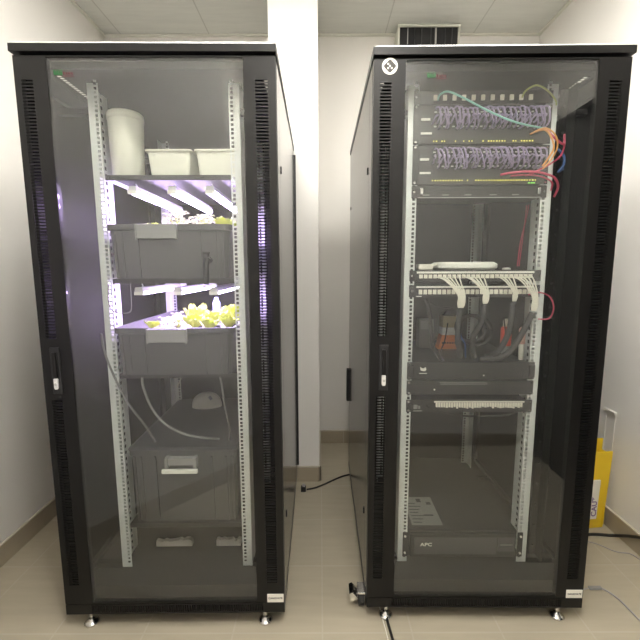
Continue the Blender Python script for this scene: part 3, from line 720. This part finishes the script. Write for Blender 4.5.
# black unit with items standing on it
t = chassis(.892, .960, 'rack_server', 'wide black rack unit with a small white emblem at its left', 'rack unit', .45)
MB().loft([[(-.190, -.0052, .036), (-.182, -.0052, .033), (-.172, -.0052, .033), (-.168, -.0052, .041), (-.172, -.0052, .049), (-.178, -.0052, .043), (-.186, -.0052, .045), (-.192, -.0052, .050)],
           [(-.190, -.0041, .036), (-.182, -.0041, .033), (-.172, -.0041, .033), (-.168, -.0041, .041), (-.172, -.0041, .049), (-.178, -.0041, .043), (-.186, -.0041, .045), (-.192, -.0041, .050)]]).box(-.195, -.165, -.0052, -.0041, .023, .0255).build('emblem', M['label'], t)
MB().cyl((.05, -.004, .016), (.05, -.006, .016), .0025).build('power_light', M['label'], t)
for s in (-1, 1): MB().box(s*.228-.010, s*.228+.010, -.016, -.0032, .010, .058).build('latch', M['dark'], t, .003)
t = thing('signal_box', 'pale orange and tan labelled box standing on the black rack unit', 'box', RR, (.394, .40, .9602))
MB().loft([[(-.050, -.02, 0), (.056, -.02, 0), (.056, .03, 0), (-.050, .03, 0)], [(-.034, -.02, .062), (.034, -.02, .062), (.034, .03, .062), (-.034, .03, .062)]]).build('orange_section', M['tape'], t)
MB().box(-.033, .032, -.02, .03, .0625, .095).build('white_section', M['label'], t)
MB().box(-.032, .032, -.02, .03, .0955, .145).build('tan_section', M['tan'], t)
m = MB()
for k in range(7): m.box(-.034+.011*k, -.028+.011*k, -.0212, -.0201, .024, .032)
m.build('dark_print', M['ink'], t)
MB().loft([[(-.024, 0, .1455), (.020, 0, .1455), (.020, .02, .1455), (-.024, .02, .1455)], [(-.012, 0, .165), (.008, 0, .165), (.008, .02, .165), (-.012, .02, .165)]]).build('black_cap', M['dark'], t)
t = thing('wall_adapter', 'grey adapter box left of the orange and tan box on the black rack unit', 'adapter', RR, (.296, .42, .9602))
MB().box(-.034, .034, -.015, .03, .0, .130).build('adapter_body', M['clip'], t, .006)
MB().box(-.025, .025, -.0175, -.0152, .085, .122).build('face_plate', M['greyc'], t)
t = thing('connector_bottle', 'small red and cream screw bottle behind the rightmost bundle', 'bottle', RR, (.570, .235, .9602))
MB().lathe([(.012, 0), (.016, .02), (.018, .045)], 14).build('clear_base', M['clip'], t)
MB().lathe([(.019, .0455), (.020, .050), (.020, .115), (.014, .122)], 16).build('red_body', M['redp'], t)
MB().lathe([(.013, .1225), (.014, .145), (.010, .152)], 14).build('cream_cap', M['ivory'], t)
t = thing('plug', 'small pinkish white plug next to the right rail above the black unit', 'plug', RR, (.600, .19, 1.02))
t.location = RR.w(.606, .18, .9602)
MB().lathe([(.009, 0), (.010, .06), (.008, .062)], 12).build('lower_body', M['white'], t)
MB().lathe([(.012, .0625), (.012, .12), (.006, .128)], 12).build('pink_cap', pm('pale_pink_plastic', (.68, .42, .36), .4), t)
cab([(.36, .185, 1.10), (.372, .18, 1.05), (.39, .185, 1.02), (.40, .20, .9635)], .0035, 'blue', 'patch_cable', 'short dark blue cable behind the orange labelled box', 'cable', RR)
cab([(.316, .172, 1.105), (.306, .168, 1.04), (.292, .165, 1.0), (.286, .165, .9645)], .0022, 'blackc', 'thin_wire', 'thin black wire crossing in front of the orange labelled box', 'wire', RR)
cab([(.52, .155, 1.13), (.528, .15, 1.05), (.505, .15, .985), (.49, .14, .970), (.475, .125, .965)], .0028, 'blackc', 'power_cable', 'thin dark cable hanging right of the coiled loops', 'cable', RR)
# vented unit and lower panel
t = chassis(.832, .888, 'vented_rack_unit', 'black panel with a dotted vent strip under the emblem unit', 'rack panel', .30)
m = MB()
for r_ in range(2):
    for k in range(24): m.box(-.115+.0075*k+.0035*r_, -.111+.0075*k+.0035*r_, -.0052, -.0041, .046-.006*r_, .0495-.006*r_)
m.build('vent_dots', M['clip'], t)
MB().cyl((-.135, -.004, .020), (-.135, -.006, .020), .003).build('screw_light', M['label'], t)
t = chassis(.762, .812, 'jack_strip_unit', 'black patch panel with a row of white clips low in the network cabinet', 'patch panel', .14)
for k in range(34):
    x = -.125+.0098*k; h_ = .014+.008*random.random(); MB().box(x-.0032, x+.0032, -.010, -.0041, .038-h_, .038).build('jack', M['ivory'], t)
MB().box(-.135, .21, -.0075, -.0041, .040, .0445).build('label_strip', M['ivory'], t)
MB().box(-.213, -.180, -.0062, -.0041, .004, .008).box(-.213, -.198, -.0062, -.0041, .014, .030).box(-.194, -.188, -.0062, -.0041, .014, .026).build('small_label', M['clip'], t)
cab([(.235, .132, .792), (.28, .12, .772), (.36, .112, .760), (.45, .112, .757), (.54, .115, .762), (.60, .13, .780)], .0035, 'blackc', 'power_cable', 'black cable sagging under the low patch panel', 'cable', RR)
# UPS at the bottom
t = thing('ups_unit', 'wide dark uninterruptible power supply at the bottom of the network cabinet', 'power supply', RR, (.4, .150, .1505))
MB().box(-.2195, .2195, .0, .56, 0, .112).build('housing', M['gear'], t, .002)
MB().box(-.212, .212, -.014, -.0005, .004, .106).build('front_bezel', M['gear'], t, .004)
MB().box(-.195, .135, -.0165, -.0142, .018, .092).build('left_grille', M['bin'], t, .001)
MB().box(.140, .205, -.0165, -.0142, .030, .092).build('display_panel', M['bin'], t, .001)
MB().box(.148, .197, -.0178, -.0167, .058, .062).build('display_marks', M['clip'], t)
text_obj('brand_lettering', 'APC', .020, M['label'], t, (-.148, -.0172, .060), sx=1.25)
MB().box(-.195, -.068, .030, .230, .1122, .1128).build('paper_label', M['paper'], t)
m = MB()
for k in range(7): m.box(-.185, -.150+.01*(k % 3), .045+.022*k, .050+.022*k, .1129, .1133)
m.box(-.14, -.12, .19, .215, .1129, .1133).box(-.10, -.080, .17, .19, .1129, .1133).box(-.13, -.09, .09, .10, .1129, .1133)
m.build('label_print', M['gear'], t)
for s in (-1, 1):
    e = MB().box(min(s*.2205, s*.241), max(s*.2205, s*.241), -.010, -.0075, .004, .108).build('mounting_ear', M['gear'], t)
    for zz in (.02, .092): MB().cyl((s*.232, -.0100, zz), (s*.232, -.014, zz), .0042, n=10).build('screw', M['label'], e)

# ------------------------------------------------------------------ floor items
# folded yellow wet-floor sign against the right wall
t = thing('wet_floor_sign', 'folded yellow wet floor sign leaning by the right wall behind the cabinet', 'floor sign', loc=(1.337, 1.865, 0), rz=.12)
def panel(y0, y1, yt0, yt1, h, w0=.098, w1=.102):
    return MB().loft([[(-w0, y0, 0), (w0, y0, 0), (w0, y1, 0), (-w0, y1, 0)], [(-w1, yt0, h), (w1, yt0, h), (w1, yt1, h), (-w1, yt1, h)]])
panel(-.030, -.022, -.045, -.037, .415).build('front_panel', M['sign'], t, .003)
panel(.022, .030, .018, .026, .455).build('rear_panel', M['sign'], t, .003)
MB().box(.086, .094, -.036, .018, .02, .40).box(-.094, -.086, -.036, .018, .02, .40).build('hinge_web', M['sign'], t)
MB().box(.006, .046, -.0385, -.0315, .06, .27).build('warning_label', M['label'], t)
for ch in t.children:
    if ch.name.startswith('warning_label'): ch.rotation_euler[0] = .035
text_obj('sign_lettering', 'CAUTION', .040, M['violetink'], t, (.027, -.044, .165), rot=(PI/2+.035, -PI/2, 0))
# clear plastic holder outline on the wall above the sign
t = thing('wall_bracket', 'thin clear plastic wall bracket above the yellow sign', 'wall bracket', loc=(1.4725, 1.90, .0))
MB().box(-.012, -.0005, -.030, .045, .588, .600).build('top_lip', M['wall'], t, .002)
for y_ in (-.024, .036): MB().box(-.003, -.0005, y_, y_+.004, .30, .588).build('side_rod', M['wall'], t)
# cables on the floor
cab([(.985, 1.78, .007), (1.20, 1.765, .007), (1.335, 1.785, .007), (1.415, 1.775, .009), (1.445, 1.745, .028), (1.4525, 1.69, .065), (1.4525, 1.60, .115), (1.4525, 1.40, .19)], .007, 'blackc', 'power_cable', 'thick black cable running from the cabinet and up the right wall', 'cable')
cab([(.99, 1.80, .0025), (1.28, 1.742, .0025), (1.37, 1.672, .0025), (1.43, 1.655, .0025), (1.448, 1.60, .0025)], .0024, 'greyc', 'thin_wire', 'thin grey wire lying on the floor behind the black cable', 'wire')
t = thing('ethernet_cable', 'grey cable with a clear plug lying on the floor right of the cabinets', 'cable', loc=(1.128, 1.458, .004))
MB().box(-.026, .026, -.007, .007, -.003, .007).build('plug_body', M['clip'], t, .002)
MB().tube([(-.026, 0, .001), (-.06, -.006, -.0015), (-.12, -.02, -.0015)], .0018, 6, 4).build('thin_lead', M['greyc'], t)
MB().tube([(.026, 0, .001), (.045, -.022, 0), (.058, -.055, -.0005), (.062, -.10, -.0005), (.066, -.17, -.0005), (.075, -.30, -.0005)], .0034, 8, 6).build('cable_body', M['greyc'], t)
cab([(.226, 1.43, .002), (.232, 1.32, .002), (.238, 1.24, .002), (.246, 1.05, .002), (.262, .85, .002)], .0018, 'whitec', 'patch_cable', 'thin white cable running under the network cabinet towards the camera', 'cable')
cab([(.256, 1.52, .005), (.243, 1.43, .005), (.248, 1.32, .005), (.254, 1.24, .005), (.266, 1.05, .005), (.280, .85, .005)], .005, 'blackc', 'power_cable', 'black cable beside a thin white one under the network cabinet', 'cable')
# power lead between the cabinets
t = thing('power_lead', 'black power lead with a plug lying on the floor between the cabinets', 'cable', loc=(-.118, 2.20, .006))
MB().tube([(.035, -.008, .0), (.085, .012, -.001), (.14, .05, -.001), (.20, .10, -.001), (.27, .15, -.001), (.36, .18, -.001), (.45, .19, -.001)], .005, 8, 8).build('lead', M['blackc'], t)
MB().loft([rr(.030, .030, .006, -.006, cx=.016, cy=-.012), rr(.030, .030, .006, .022, cx=.016, cy=-.012)]).build('plug_body', M['dark'], t, .002)
MB().cyl((.016, -.012, .022), (.020, -.008, .034), .010, n=12).build('plug_ring', M['greyc'], t)

# ------------------------------------------------------------------ camera and look
f, pit, roll, ch = 392.4564, .1302, -.0035, 1.313
cd = bpy.data.cameras.new('camera'); cam = bpy.data.objects.new('camera', cd); C.objects.link(cam)
cd.sensor_width = 36; cd.lens = f/640*36; cd.clip_start = .02
cam.matrix_world = Matrix.Translation((0, 0, ch)) @ Matrix.Rotation(PI/2-pit, 4, 'X') @ Matrix.Rotation(roll, 4, 'Z')
bpy.context.scene.camera = cam
w = bpy.data.worlds.new('world'); bpy.context.scene.world = w; w.use_nodes = True
w.node_tree.nodes['Background'].inputs[0].default_value = (.8, .82, .85, 1); w.node_tree.nodes['Background'].inputs[1].default_value = .02
sc = bpy.context.scene
sc.view_settings.view_transform = 'Standard'; sc.view_settings.look = 'None'; sc.view_settings.exposure = 1.12; sc.view_settings.gamma = 1; sc.view_settings.use_curve_mapping = False
sc.cycles.max_bounces = 10; sc.cycles.transparent_max_bounces = 16; sc.cycles.caustics_reflective = False
